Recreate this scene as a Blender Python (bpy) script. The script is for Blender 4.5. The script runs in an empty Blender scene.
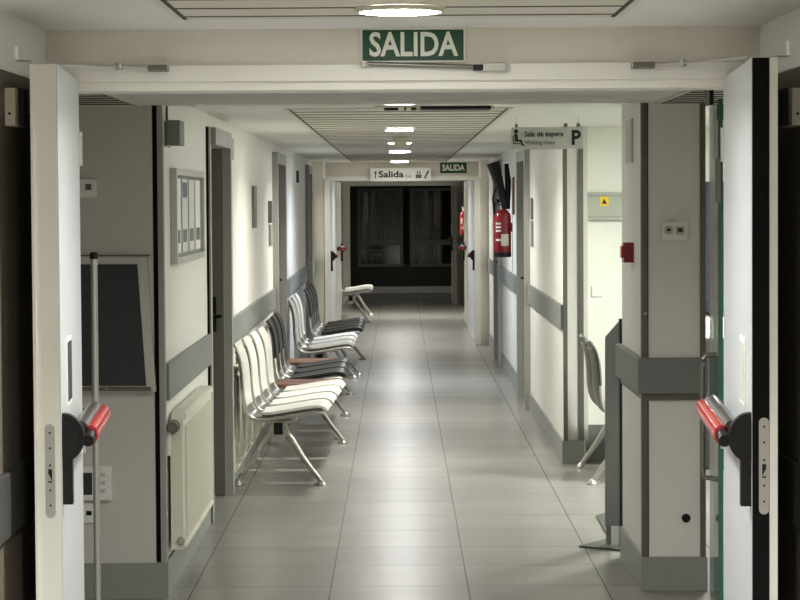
import bpy, bmesh, math, random
from mathutils import Vector, Matrix
random.seed(7)
PI = math.pi
COL = bpy.context.scene.collection
# camera: 110 mm equivalent lens, tilted slightly down, rolled a third of a degree
F = 2427.0; H = 1.69; TILT = math.atan(99.0/F); ROLL = 0.0062
def ray(px, py):
    dx, dy = px-400.0, py-300.0
    x = dx - ROLL*dy; y = dy + ROLL*dx
    Y = F*math.cos(TILT) - y*math.sin(TILT)
    return x/Y, (-F*math.sin(TILT) - y*math.cos(TILT))/Y
def X(px, z, py=250.0): return ray(px, py)[0]*z
def Z(py, z, px=400.0): return H + ray(px, py)[1]*z

# ------------------------------------------------------------------ materials
def lin(c):
    c /= 255.0
    return c / 12.92 if c <= 0.04045 else ((c + 0.055) / 1.055) ** 2.4
def rgb(r, g, b): return (lin(r), lin(g), lin(b), 1)

def mat(name, col, rough=0.5, metal=0.0, var=0.06, scale=8.0, stretch=(1, 1, 1), bump=0.0, spec=0.5, coat=0.0):
    m = bpy.data.materials.new(name); m.use_nodes = True
    nt = m.node_tree; b = nt.nodes['Principled BSDF']
    b.inputs['Roughness'].default_value = rough
    b.inputs['Metallic'].default_value = metal
    b.inputs['Specular IOR Level'].default_value = spec
    b.inputs['Coat Weight'].default_value = coat
    tc = nt.nodes.new('ShaderNodeTexCoord'); mp = nt.nodes.new('ShaderNodeMapping')
    mp.inputs['Scale'].default_value = stretch
    nt.links.new(tc.outputs['Object'], mp.inputs['Vector'])
    nz = nt.nodes.new('ShaderNodeTexNoise'); nz.inputs['Scale'].default_value = scale
    nz.inputs['Detail'].default_value = 4
    nt.links.new(mp.outputs['Vector'], nz.inputs['Vector'])
    mx = nt.nodes.new('ShaderNodeMix'); mx.data_type = 'RGBA'
    c = col
    mx.inputs['A'].default_value = (c[0]*(1-var), c[1]*(1-var), c[2]*(1-var), 1)
    mx.inputs['B'].default_value = (min(1, c[0]*(1+var)), min(1, c[1]*(1+var)), min(1, c[2]*(1+var)), 1)
    nt.links.new(nz.outputs['Fac'], mx.inputs['Factor'])
    nt.links.new(mx.outputs['Result'], b.inputs['Base Color'])
    if bump:
        bp = nt.nodes.new('ShaderNodeBump'); bp.inputs['Strength'].default_value = bump
        bp.inputs['Distance'].default_value = 0.01
        nt.links.new(nz.outputs['Fac'], bp.inputs['Height'])
        nt.links.new(bp.outputs['Normal'], b.inputs['Normal'])
    return m

def emis(name, col, strength):
    m = bpy.data.materials.new(name); m.use_nodes = True
    nt = m.node_tree; nt.nodes.clear()
    o = nt.nodes.new('ShaderNodeOutputMaterial'); e = nt.nodes.new('ShaderNodeEmission')
    e.inputs['Color'].default_value = col; e.inputs['Strength'].default_value = strength
    nt.links.new(e.outputs[0], o.inputs['Surface']); return m

def glassmat(name, tint, refl=0.08):
    m = bpy.data.materials.new(name); m.use_nodes = True
    nt = m.node_tree; nt.nodes.clear()
    o = nt.nodes.new('ShaderNodeOutputMaterial'); t = nt.nodes.new('ShaderNodeBsdfTransparent')
    g = nt.nodes.new('ShaderNodeBsdfGlossy'); g.inputs['Roughness'].default_value = 0.03
    fr = nt.nodes.new('ShaderNodeFresnel'); fr.inputs['IOR'].default_value = 1.5
    t.inputs['Color'].default_value = tint
    mx = nt.nodes.new('ShaderNodeMixShader')
    nt.links.new(fr.outputs[0], mx.inputs[0]); nt.links.new(t.outputs[0], mx.inputs[1]); nt.links.new(g.outputs[0], mx.inputs[2])
    nt.links.new(mx.outputs[0], o.inputs['Surface']); return m

M = {}
M['wall'] = mat('wall_laminate', rgb(230, 228, 220), 0.45, var=0.03, scale=5, stretch=(6, 6, .4))
M['panel'] = mat('panel_laminate', rgb(204, 202, 194), 0.5, var=0.04, scale=9, stretch=(12, 12, .3))
M['header'] = mat('header_laminate', rgb(220, 215, 202), 0.55, var=0.04, scale=9, stretch=(8, 1, 1))
M['hall_wall_shade'] = mat('brown_hall_wall_shade', rgb(112, 104, 90), 0.55, var=0.06, scale=6, stretch=(4, 4, .4))  # brown tone paints in the shade behind the open door leaves
M['hall_rail_shade'] = mat('shaded_hall_rail', rgb(70, 70, 66), 0.5)  # rail grey darkened to carry the same painted shade
M['green_wall'] = mat('waiting_room_paint', rgb(232, 234, 222), 0.6, var=0.02)
M['ceil'] = mat('ceiling_paint', rgb(228, 228, 223), 0.7, var=0.03, scale=3)
M['slat'] = mat('ceiling_slat_metal', rgb(216, 212, 198), 0.5, var=0.03, scale=3, stretch=(.5, 4, 1))
M['groove'] = mat('groove_dark', rgb(70, 68, 60), 0.8)
M['rail'] = mat('grey_rail_vinyl', rgb(122, 125, 121), 0.5, var=0.04, scale=30)
M['skirt'] = mat('grey_skirting', rgb(140, 143, 137), 0.45, var=0.05, scale=12)
M['frame_grey'] = mat('grey_door_frame', rgb(158, 158, 152), 0.45, var=0.04, scale=10)
M['door_grey'] = mat('brown_grey_door', rgb(108, 102, 92), 0.5, var=0.05, scale=10, stretch=(8, 8, .5))
M['trim_dark'] = mat('dark_anodised_trim', rgb(104, 102, 94), 0.35, metal=0.4, var=0.08, scale=12, stretch=(1, 1, .3))
M['door_cream'] = mat('cream_fire_door', rgb(232, 231, 221), 0.45, var=0.03, scale=6, stretch=(4, 4, .4))
M['frame_cream'] = mat('cream_door_frame', rgb(236, 234, 224), 0.45, var=0.03)
M['door_pale'] = mat('pale_door_face', rgb(198, 203, 203), 0.35, var=0.03, scale=6, stretch=(4, 4, .4))
M['black'] = mat('black_plastic', rgb(11, 10, 10), 0.4, var=0.1, spec=0.3)
M['seal'] = mat('black_rubber_seal', rgb(10, 9, 8), 0.8, var=0.1, spec=0.2)
M['red_gloss'] = mat('glossy_red_bar', rgb(190, 28, 38), 0.22, var=0.06, coat=0.5)
M['red'] = mat('red_paint', rgb(124, 12, 20), 0.3, var=0.08)
M['dark_bar'] = mat('dark_grey_bar', rgb(78, 76, 72), 0.3, metal=0.4)
M['duct'] = mat('duct_grey_green', rgb(172, 176, 160), 0.45, var=0.03)
M['stand_base'] = mat('dark_stand_plate', rgb(74, 78, 72), 0.45, metal=0.2)
M['steel'] = mat('brushed_steel', rgb(186, 184, 178), 0.35, metal=0.6, var=0.1, scale=20, stretch=(1, 1, 6))
M['grey_metal'] = mat('grey_bar_metal', rgb(120, 118, 110), 0.32, metal=0.7, var=0.06)
M['cast'] = mat('cast_aluminium', rgb(176, 174, 166), 0.35, metal=0.65, var=0.06, scale=20)
M['white'] = mat('white_plastic', rgb(236, 235, 228), 0.4, var=0.03)
M['cream_plastic'] = mat('cream_plastic', rgb(198, 192, 172), 0.45, var=0.04)
M['white_seat'] = mat('white_seat_plastic', rgb(220, 218, 209), 0.35, var=0.04, scale=14)
M['black_seat'] = mat('black_seat_plastic', rgb(22, 21, 21), 0.42, var=0.1, scale=14)
M['grey_seat'] = mat('grey_seat_plastic', rgb(112, 113, 108), 0.4, var=0.06, scale=14)
M['brown'] = mat('brown_wood_laminate', rgb(112, 74, 58), 0.4, var=0.25, scale=5, stretch=(2, 14, 2))
M['green'] = mat('exit_sign_green', rgb(4, 68, 40), 0.5, var=0.04)
M['sign_white'] = mat('sign_white', rgb(232, 236, 220), 0.5, var=0.02)
M['sign_grey'] = mat('sign_grey', rgb(196, 197, 190), 0.45, var=0.03)
M['ink'] = mat('sign_ink', rgb(16, 16, 16), 0.6)
M['ink_soft'] = mat('sign_ink_grey', rgb(96, 96, 92), 0.6)
M['yellow'] = mat('yellow_sticker', rgb(232, 196, 20), 0.5, var=0.02)
M['board_dark'] = mat('charcoal_board', rgb(48, 49, 51), 0.6, var=0.06, scale=20)
M['totem'] = mat('totem_grey_metal', rgb(112, 116, 114), 0.4, metal=0.2, var=0.04)
M['glass_edge'] = mat('green_glass_edge', rgb(46, 96, 82), 0.2, var=0.1, scale=5)
M['glass'] = glassmat('clear_glass', (0.86, 0.94, 0.91, 1))
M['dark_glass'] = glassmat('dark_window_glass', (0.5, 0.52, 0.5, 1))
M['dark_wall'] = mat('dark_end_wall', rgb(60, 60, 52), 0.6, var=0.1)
M['dark_frame'] = mat('dark_window_frame', rgb(128, 130, 122), 0.5, var=0.1)
M['curtain'] = mat('curtain_cloth', rgb(120, 118, 110), 0.8, var=0.3, scale=6, stretch=(6, 1, .5))
M['navy'] = mat('navy_panel', rgb(16, 22, 48), 0.6, var=0.1)
M['radiator'] = mat('radiator_enamel', rgb(228, 224, 206), 0.35, var=0.02)
M['paper'] = mat('printed_paper', rgb(206, 206, 198), 0.6, var=0.12, scale=25)
M['blue'] = mat('blue_print', rgb(40, 52, 96), 0.5, var=0.1)

def floor_mat():
    m = bpy.data.materials.new('grey_floor_tile'); m.use_nodes = True
    nt = m.node_tree; N = nt.nodes; L = nt.links; b = N['Principled BSDF']
    tc = N.new('ShaderNodeTexCoord'); sp = N.new('ShaderNodeSeparateXYZ'); L.new(tc.outputs['Object'], sp.inputs[0])
    def mth(op, a, v=None, c=None):
        n = N.new('ShaderNodeMath'); n.operation = op
        for i, s in enumerate((a, v, c)):
            if s is None: continue
            if isinstance(s, (int, float)): n.inputs[i].default_value = s
            else: L.new(s, n.inputs[i])
        return n.outputs[0]
    def groove(sock, off, w):
        t = mth('ADD', sock, -off); t = mth('DIVIDE', t, 0.6)
        f = mth('FRACT', t); f = mth('SUBTRACT', f, 0.5); f = mth('ABSOLUTE', f)
        return mth('GREATER_THAN', f, 0.5 - w / 0.6), mth('FLOOR', t)
    gx, ix = groove(sp.outputs['X'], -0.31, 0.0034)
    gy, iy = groove(sp.outputs['Y'], 10.60, 0.024)
    # streaks across the corridor
    mp = N.new('ShaderNodeMapping'); mp.inputs['Scale'].default_value = (.5, 2.6, 1); L.new(tc.outputs['Object'], mp.inputs['Vector'])
    nz = N.new('ShaderNodeTexNoise'); nz.inputs['Scale'].default_value = 1.6; nz.inputs['Detail'].default_value = 1.5; L.new(mp.outputs[0], nz.inputs['Vector'])
    nz2 = N.new('ShaderNodeTexNoise'); nz2.inputs['Scale'].default_value = 3; nz2.inputs['Detail'].default_value = 5; L.new(tc.outputs['Object'], nz2.inputs['Vector'])
    wn = N.new('ShaderNodeTexWhiteNoise'); wn.noise_dimensions = '2D'
    cb = N.new('ShaderNodeCombineXYZ'); L.new(ix, cb.inputs[0]); L.new(iy, cb.inputs[1]); L.new(cb.outputs[0], wn.inputs['Vector'])
    s = mth('MULTIPLY', nz.outputs['Fac'], 0.5); s = mth('MULTIPLY_ADD', nz2.outputs['Fac'], 0.25, s); s = mth('MULTIPLY_ADD', wn.outputs['Value'], 0.22, s)
    rp = N.new('ShaderNodeValToRGB'); L.new(s, rp.inputs[0])
    rp.color_ramp.elements[0].position = 0.2; rp.color_ramp.elements[0].color = rgb(120, 117, 112)
    rp.color_ramp.elements[1].position = 0.8; rp.color_ramp.elements[1].color = rgb(152, 149, 141)
    g2 = mth('MULTIPLY', gy, 0.2); g = mth('MAXIMUM', gx, g2)
    mx = N.new('ShaderNodeMix'); mx.data_type = 'RGBA'; L.new(g, mx.inputs['Factor']); L.new(rp.outputs[0], mx.inputs['A'])
    mx.inputs['B'].default_value = rgb(78, 76, 72)
    L.new(mx.outputs['Result'], b.inputs['Base Color'])
    r = mth('MULTIPLY_ADD', nz2.outputs['Fac'], 0.05, 0.27); b.inputs['Specular IOR Level'].default_value = 0.7; r = mth('MULTIPLY_ADD', g, 0.3, r); L.new(r, b.inputs['Roughness'])
    return m
M['floor'] = floor_mat()

# ------------------------------------------------------------------ geometry helpers
class MB:
    def __init__(s): s.bm = bmesh.new()
    def box(s, x0, x1, y0, y1, z0, z1, bev=0.0):
        r = bmesh.ops.create_cube(s.bm, size=1)
        vs = r['verts']
        bmesh.ops.scale(s.bm, vec=(abs(x1-x0), abs(y1-y0), abs(z1-z0)), verts=vs)
        bmesh.ops.translate(s.bm, vec=((x0+x1)/2, (y0+y1)/2, (z0+z1)/2), verts=vs)
        if bev:
            es = list({e for v in vs for e in v.link_edges})
            bmesh.ops.bevel(s.bm, geom=es, offset=bev, segments=2, affect='EDGES', profile=0.5)
        return s
    def prism(s, pts, fn, d0, d1):
        """polygon pts (a,b) extruded between depths d0,d1; fn(a,b,d)->xyz"""
        v0 = [s.bm.verts.new(fn(a, b, d0)) for a, b in pts]; v1 = [s.bm.verts.new(fn(a, b, d1)) for a, b in pts]
        s.bm.faces.new(v0); s.bm.faces.new(v1[::-1]); n = len(pts)
        for i in range(n): s.bm.faces.new((v0[i], v1[i], v1[(i+1) % n], v0[(i+1) % n]))
        return s
    def tube(s, pts, r, seg=12, flat=1.0, up=(0, 0, 1)):
        pts = [Vector(p) for p in pts]; n = len(pts)
        rs = r if isinstance(r, (list, tuple)) else [r]*n
        rings = []
        for i, p in enumerate(pts):
            d = (pts[min(i+1, n-1)] - pts[max(i-1, 0)]).normalized()
            u = Vector(up)
            if abs(d.dot(u)) > 0.95: u = Vector((1, 0, 0)) if abs(d.x) < .9 else Vector((0, 1, 0))
            a = d.cross(u).normalized(); b = a.cross(d).normalized()
            rings.append([s.bm.verts.new(p + a*math.cos(t)*rs[i] + b*math.sin(t)*rs[i]*flat) for t in [2*PI*k/seg for k in range(seg)]])
        for i in range(n-1):
            for k in range(seg):
                s.bm.faces.new((rings[i][k], rings[i][(k+1) % seg], rings[i+1][(k+1) % seg], rings[i+1][k]))
        s.bm.faces.new(rings[0][::-1]); s.bm.faces.new(rings[-1])
        return s
    def lathe(s, prof, c, axis='Z', seg=28, caps=True):
        """prof: (r,h) list"""
        c = Vector(c); rings = []
        for r, h in prof:
            ring = []
            for k in range(seg):
                t = 2*PI*k/seg; a, b = r*math.cos(t), r*math.sin(t)
                if axis == 'Z': v = (a, b, h)
                elif axis == 'X': v = (h, a, b)
                else: v = (a, h, b)
                ring.append(s.bm.verts.new(c + Vector(v)))
            rings.append(ring)
        for i in range(len(rings)-1):
            for k in range(seg):
                s.bm.faces.new((rings[i][k], rings[i][(k+1) % seg], rings[i+1][(k+1) % seg], rings[i+1][k]))
        if caps: s.bm.faces.new(rings[0][::-1]); s.bm.faces.new(rings[-1])
        return s
    def build(s, name, m, parent=None, smooth=False, **tags):
        bm = s.bm
        bmesh.ops.recalc_face_normals(bm, faces=bm.faces)
        me = bpy.data.meshes.new(name); bm.to_mesh(me); bm.free()
        me.materials.append(M[m] if isinstance(m, str) else m)
        if smooth:
            for p in me.polygons: p.use_smooth = True
            try: me.set_sharp_from_angle(angle=math.radians(38))
            except Exception: pass
        o = bpy.data.objects.new(name, me); COL.objects.link(o)
        if parent:
            o.parent = parent; o.matrix_parent_inverse = Matrix.Translation(parent.location).inverted() if parent.get('_w') else Matrix()
        for k, v in tags.items(): o[k] = v
        return o

def struct(name, mb, m, **k):
    return mb.build(name, m, None, kind='structure', **k)

def thing(name, loc, label, cat, group=None, world=True, kind=None):
    """Empty at the thing's base. Parts are built in world coordinates and parented with offset when world."""
    o = bpy.data.objects.new(name, None); COL.objects.link(o); o.location = loc
    o.empty_display_size = 0.1
    if world: o['_w'] = 1
    if label: o['label'] = label
    if cat: o['category'] = cat
    if group: o['group'] = group
    if kind: o['kind'] = kind
    return o

def sub(mb, name, m, parent, smooth=False, **k):
    """sub-part under a part mesh that sits at its parent's frame (same coordinates)"""
    o = mb.build(name, m, None, smooth, **k); o.parent = parent; return o

def text_mesh(name, txt, size, m, parent, loc, rot, width=None, depth=0.001, offset=0.0, align='CENTER'):
    c = bpy.data.curves.new(name, 'FONT'); c.body = txt; c.size = size; c.extrude = depth; c.offset = offset
    c.align_x = align; c.align_y = 'CENTER'; c.resolution_u = 3
    t = bpy.data.objects.new(name + '_c', c); COL.objects.link(t)
    bpy.context.view_layer.update()
    me = bpy.data.meshes.new_from_object(t.evaluated_get(bpy.context.evaluated_depsgraph_get()))
    w = t.dimensions.x
    bpy.data.objects.remove(t); bpy.data.curves.remove(c)
    sx = (width / w) if width else 1.0
    me.transform(Matrix.LocRotScale(Vector(loc), rot.to_quaternion(), Vector((1, 1, 1))) @ Matrix.Diagonal((sx, 1, 1, 1)))
    me.materials.clear(); me.materials.append(M[m])
    o = bpy.data.objects.new(name, me); COL.objects.link(o); o.parent = parent
    if parent.get('_w'): o.matrix_parent_inverse = Matrix.Translation(parent.location).inverted()
    return o
from mathutils import Euler
FACE = Euler((PI/2, 0, 0))      # text standing up, facing the camera (-Y)

# ------------------------------------------------------------------ room shell
CE1, CE2, CE3 = 2.199, 2.103, 2.157    # ceilings: near hall, lobby soffit, corridor
XL, XR = -1.012, 1.045
ZA = 7.2                                # plane of the near fire doors

struct('floor', MB().box(-5, 5, -4, 46, -0.1, 0), 'floor')
struct('ceiling', MB().box(-1.2, 1.25, -4, ZA, CE1, CE1+.1), 'ceil')
struct('ceiling', MB().box(-3, 3.4, ZA+.18, 10.42, CE2, CE2+.2), 'ceil')
struct('ceiling', MB().box(-2.3, 3.4, 10.42, 29.35, CE3, CE3+.15), 'ceil')
struct('ceiling', MB().box(-5, 5, 29.35, 46, CE3, CE3+.15), 'ceil')
# near hall
struct('wall_left', MB().box(-1.2, -1.044, -4, ZA, 0, CE1), 'wall')
struct('wall_right', MB().box(1.069, 1.2, -4, ZA, 0, CE1), 'wall')
struct('wall_back', MB().box(-1.2, 1.2, -4.15, -4, 0, CE1+.1), 'wall')
struct('trim_24', MB().box(-1.044, -1.036, -4, ZA, 0, 2.04), 'hall_wall_shade')  # thin sheet over the wall, coloured as the shade behind the leaf
struct('trim_25', MB().box(1.061, 1.069, -4, ZA, 0, 2.04), 'hall_wall_shade')  # same painted shade on the right wall
# header wall above the near fire doors + side jambs
w = MB().box(-3, 3.4, ZA, ZA+.18, 2.093, CE1+.1)
w.box(-3, -1.0, ZA, ZA+.18, 0, 2.093).box(1.01, 3.4, ZA, ZA+.18, 0, 2.093)
struct('wall_front', w, 'header')
fr = MB().box(-1.0, 1.01, ZA-.02, ZA+.2, 2.046, 2.093).box(-1.0, 1.01, ZA+.01, ZA+.2, 2.021, 2.046)
fr.box(-1.0, -.985, ZA+.0, ZA+.2, 0, 2.021).box(.995, 1.01, ZA+.0, ZA+.2, 0, 2.021)
struct('trim_1', fr, 'frame_cream')
# lobby walls
YL = 10.33
lw = MB().box(-3, -1.050, YL, YL+.14, 0, CE2)
lw.box(-3.1, -3, ZA, YL+.14, 0, CE2)
struct('wall_lobby_left', lw, 'panel')
struct('trim_2', MB().box(-1.050, -1.028, YL+.02, YL+.14, .15, CE2), 'seal')
struct('trim_3', MB().box(-1.028, -1.004, YL-.006, YL+.05, .15, CE2), 'frame_grey')
struct('wall_lobby_right', MB().box(3.2, 3.3, ZA, 15.7, 0, CE3), 'green_wall')
# column on the right
CY = 10.42
M['column'] = mat('column_laminate', rgb(232, 230, 222), 0.5, var=0.04, scale=9, stretch=(12, 12, .3))
struct('wall_column', MB().box(1.044, 1.308, CY, 11.4, 0, CE3), 'column')
struct('trim_4', MB().box(1.036, 1.062, CY-.012, CY+.03, .15, CE2), 'trim_dark')
struct('trim_5', MB().box(1.288, 1.312, CY-.012, CY+.03, .15, CE2), 'trim_dark')
struct('trim_6', MB().box(1.062, 1.067, CY-.006, CY+.0, .15, CE2), 'groove')
struct('baseboard_column', MB().box(1.033, 1.318, CY-.018, 11.41, 0, .15, .003), 'skirt')
struct('trim_7', MB().box(1.018, 1.318, CY-.04, 11.47, .856, 1.01, .006), 'rail')
struct('trim_8', MB().box(1.038, 1.312, CY-.015, 11.42, .827, .856), 'trim_dark')
# left corridor wall with its three door gaps
DL = [(12.74, 14.05), (19.35, 20.8), (26.1, 27.05)]
DR = [(19.45, 20.8), (24.7, 25.95)]
def segs(a, b, gaps):
    out = []; p = a
    for g in gaps: out.append((p, g[0])); p = g[1]
    out.append((p, b)); return out
w = MB()
for a, b in segs(YL+.05, 29.2, DL): w.box(XL-.16, XL, a, b, 0, CE3)
for a, b in DL: w.box(XL-.16, XL, a, b, 2.09, CE3)
struct('wall_left', w, 'wall')
struct('wall_side_room', MB().box(-2.3, -2.2, 12.4, 14.4, 0, CE3).box(-2.2, -1.172, 12.4, 12.5, 0, CE3).box(-2.2, -1.172, 14.3, 14.4, 0, CE3), 'wall')
w = MB()
for a, b in segs(15.5, 29.2, DR): w.box(XR, XR+.14, a, b, 0, CE3)
for a, b in DR: w.box(XR, XR+.14, a, b, 2.11, CE3)
struct('wall_right', w, 'wall')
b_ = MB(); r_ = MB()
for a, b in segs(YL+.05, 29.0, DL):
    b_.box(XL, XL+.01, a, b, 0, .15); r_.box(XL, XL+.022, a, b, .84, 1.0, .004)
b_.box(-3, -.997, YL-.016, YL, 0, .15)
struct('baseboard_left', b_, 'skirt'); struct('trim_9', r_, 'rail')
b_ = MB(); r_ = MB()
for a, b in segs(15.5, 28.3, DR):
    b_.box(XR-.012, XR, a, b, 0, .15); r_.box(XR-.022, XR, a, b, .86, 1.02, .004)
b_.box(XR-.012, 1.175, 15.475, 15.5, 0, .15)
struct('baseboard_right', b_, 'skirt'); struct('trim_10', r_, 'rail')
# end of the right wall: cream pier between two dark trims
struct('wall_pier', MB().box(XR, 1.2, 15.497, 15.55, .15, CE3), 'panel')
struct('trim_11', MB().box(XR-.003, XR+.024, 15.48, 15.5, .15, CE3), 'trim_dark')
struct('trim_12', MB().box(1.14, 1.172, 15.48, 15.5, .15, CE3), 'trim_dark')
# waiting room wall
struct('wall_waiting_room', MB().box(1.2, 3.3, 15.62, 15.75, 0, CE3), 'green_wall')
struct('baseboard_waiting_room', MB().box(1.2, 3.2, 15.605, 15.62, 0, .24), 'totem')  # extra height and darker grey paint in the bench's shadow
struct('wall_waiting_back', MB().box(1.345, 3.4, 10.3, 10.42, 2.0, CE3), 'ceil')
# handrails in the near hall, shade behind the leaves put into their colour
struct('trim_13', MB().box(-1.044, -1.016, -3, ZA, .82, .99, .005), 'hall_rail_shade')
struct('trim_14', MB().box(1.041, 1.069, -3, ZA, .82, .99, .005), 'hall_rail_shade')

# slatted ceilings: thin panels across the corridor with dark seam strips
def slats(name, x0, x1, y0, y1, z, step, hang=.012, seam=.03, edge=.02, lip=.002):
    m = MB()
    m.box(x0, x0+edge, y0, y1, z-hang, z); m.box(x1-edge, x1, y0, y1, z-hang, z)
    m.box(x0+edge, x1-edge, y0, y0+edge, z-hang, z); m.box(x0+edge, x1-edge, y1-edge, y1, z-hang, z)
    m.box(x0+edge, x1-edge, y0+edge, y1-edge, z-.002, z)
    struct(name, m, 'slat')
    g = MB(); y = y0 + edge
    while y < y1 - edge:
        g.box(x0+edge, x1-edge, y, y+seam, z-.002-lip, z-.002); y += step
    g.box(x0+edge, x0+edge+.012, y0, y1, z-.004, z-.002); g.box(x1-edge-.012, x1-edge, y0, y1, z-.004, z-.002)
    struct(name.replace('trim_', 'trim_1'), g, 'groove')
slats('trim_15', -.615, .62, -.86, 6.75, CE1, .2773, hang=.003, seam=.012)
slats('trim_16', -.578, .575, 12.2, 28.6, CE3, .4, hang=.006, seam=.03, lip=.0022)
slats('trim_17', -2.6, -1.09, 7.5, 10.3, CE2, .2, hang=.006, seam=.02, lip=.004)
slats('trim_18', 1.09, 2.9, 7.5, 10.35, CE2, .2, hang=.006, seam=.02, lip=.004)
struct('trim_19', MB().box(-.11, 1.0, 9.62, 10.1, CE2-.012, CE2), 'ceil')

# fire door set in the middle of the corridor
YB = 29.2
hb = MB().box(-1.165, 1.21, YB, YB+.15, 1.99, CE3)
hb.box(-1.165, -.93, YB, YB+.15, 0, 1.99).box(.98, 1.21, YB, YB+.15, 0, 1.99)
struct('wall_fire_door', hb, 'header')
struct('trim_20', MB().box(XL, -.885, 28.36, YB, 0, CE3).box(.948, 1.045, 28.36, YB, 0, CE3), 'frame_cream')
struct('trim_21', MB().box(-.93, .98, YB-.02, YB+.1, 1.935, 1.99), 'frame_cream')
struct('wall_vestibule_left', MB().box(-1.165, -.835, YB+.15, 32.3, 0, CE3), 'door_pale')
struct('wall_vestibule_right', MB().box(.89, 1.21, YB+.15, 32.3, 0, CE3), 'door_pale')
struct('wall_second_fire_door', MB().box(-1.2, 1.2, 32.3, 32.42, 1.97, CE3).box(-1.2, -.88, 32.3, 32.42, 0, 1.97).box(.95, 1.2, 32.3, 32.42, 0, 1.97), 'header')
struct('wall_end_left', MB().box(-1.2, -1.0, 32.42, 40.1, 0, CE3), 'wall')
struct('wall_end_right', MB().box(1.1, 1.25, 32.42, 40.1, 0, CE3), 'wall')
YC = 40.2
struct('wall_end_opening', MB().box(-5, -.82, YC, YC+.15, 0, CE3).box(.86, 5, YC, YC+.15, 0, CE3).box(-.82, .86, YC, YC+.15, 1.94, CE3), 'header')
struct('trim_22', MB().box(-.94, -.82, YC-.03, YC+.16, 0, 2.03).box(.86, 1.0, YC-.03, YC+.16, 0, 2.03).box(-.82, .86, YC-.03, YC+.16, 1.94, 2.03), 'frame_cream')
# cross corridor behind with dark glazed wall
YD = 44.6
def WX(px): return X(px, YD)
def WZ(py): return Z(py, YD)
xs = [WX(361), WX(400), WX(413), WX(453)]
zt, zm1, zm0, zb = WZ(191), WZ(240), WZ(245), WZ(264)
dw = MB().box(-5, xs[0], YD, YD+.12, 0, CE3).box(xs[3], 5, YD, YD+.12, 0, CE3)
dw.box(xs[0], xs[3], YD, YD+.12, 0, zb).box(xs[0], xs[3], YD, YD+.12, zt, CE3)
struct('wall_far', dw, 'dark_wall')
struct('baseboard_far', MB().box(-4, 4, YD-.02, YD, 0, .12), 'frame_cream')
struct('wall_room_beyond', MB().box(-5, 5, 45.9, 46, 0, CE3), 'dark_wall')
for i, (a, b) in enumerate(((xs[0], xs[1]+.0), (xs[2], xs[3]))):
    t = thing('window_%d' % (i+1), ((a+b)/2, YD, zb), None, None, kind='structure')
    f = MB().box(a-.06, a, YD-.04, YD+.08, zb-.05, zt+.05).box(b, b+.06, YD-.04, YD+.08, zb-.05, zt+.05)
    f.box(a, b, YD-.04, YD+.08, zb-.05, zb).box(a, b, YD-.04, YD+.08, zt, zt+.05).box(a, b, YD-.04, YD+.08, zm0, zm1)
    if i == 0:
        for k in range(1, 3): f.box(a+.09*k, a+.09*k+.02, YD, YD+.05, zb, zm0)
        for k in range(1, 4): f.box(a, a+.35, YD, YD+.05, zb+.085*k, zb+.085*k+.015)
    f.build('window_frame', 'dark_frame', t)
    MB().box(a, b, YD+.05, YD+.056, zm1, zt).build('window_pane', 'dark_glass', t)
    MB().box(a, b, YD+.05, YD+.056, zb, zm0).build('window_pane', 'dark_glass', t)
c = MB(); n = 60
pts = [(xs[2]+ (xs[3]-xs[2])*k/n, YD+.3+.05*math.sin(k*1.3)+.02*math.sin(k*.37)) for k in range(n+1)]
c.prism(pts + [(x, y+.01) for x, y in pts[::-1]], lambda a, b, d: (a, b, d), .3, 1.95)
c.build('curtain', 'curtain', None, label='dark pleated curtain behind the right window pane at the far end of the corridor', category='curtain')
c = MB(); pts = [(xs[0]+.12+.45*k/24, YD+.5+.04*math.sin(k*1.7)) for k in range(25)]
c.prism(pts + [(x, y+.01) for x, y in pts[::-1]], lambda a, b, d: (a, b, d), .9, 1.9)
c.build('blind', 'curtain', None, label='grey cloth blind hanging behind the left window pane at the far end', category='blind')

# ------------------------------------------------------------------ grey room doors in the corridor walls
def side_door(n, side, a, b, top, leafm='door_grey'):
    s = side; xw = XL if s < 0 else XR; xf = xw - s*.045; xb = xw + s*.1
    t = thing('door_%d' % n, (xw, (a+b)/2, 0), None, None, kind='structure')
    f = MB()
    def bx(x0, x1, *r): f.box(min(x0, x1), max(x0, x1), *r)
    bx(xf if n != 1 else xw+.02, xb, a, a+.1, 0, top); bx(xf, xb, b-.1, b, 0, top); bx(xf, xb, a+.1, b-.1, top-.09, top)
    f.build('door_frame', 'frame_grey', t)
    l = MB(); l.box(min(xw+s*.01, xw+s*.05), max(xw+s*.01, xw+s*.05), a+.1, b-.1, .005, top-.09)
    if n == 1:
        l.bm.free(); l = MB().box(xw-.9, xw-.0, b-.14, b-.1, .005, top-.09)
    leaf = l.build('door_leaf', leafm, t)
    h = MB(); y = a+.2
    if n == 1:
        hz = Z(316, b-.14, 218); hx = X(214.5, b-.14, 316)
        h.box(hx-.02, hx+.012, b-.15, b-.14, hz-.09, hz+.11)
        h.tube([(hx, b-.145, hz), (hx, b-.19, hz), (hx+.01, b-.195, hz), (hx+.045, b-.195, hz)], .01)
        h.build('door_handle', 'black', t, True)
        MB().box(xw-.0, xw+.012, a-.012, a, 0, top).build('seal', 'seal', t)
        return t
    h.box(min(xw+s*.01, xw-s*.0), max(xw+s*.01, xw), y-.02, y+.02, .95, 1.15)
    h.tube([(xw, y, 1.06), (xw-s*.05, y, 1.06), (xw-s*.055, y+.02, 1.06), (xw-s*.055, y+.13, 1.06)], .01)
    h.build('door_handle', 'black', t, True)
    return t
side_door(1, -1, *DL[0], 2.085); side_door(2, -1, *DL[1], 2.085); side_door(3, -1, *DL[2], 2.085, 'door_cream')
side_door(4, 1, *DR[0], 2.1); side_door(5, 1, *DR[1], 2.1)

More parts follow.
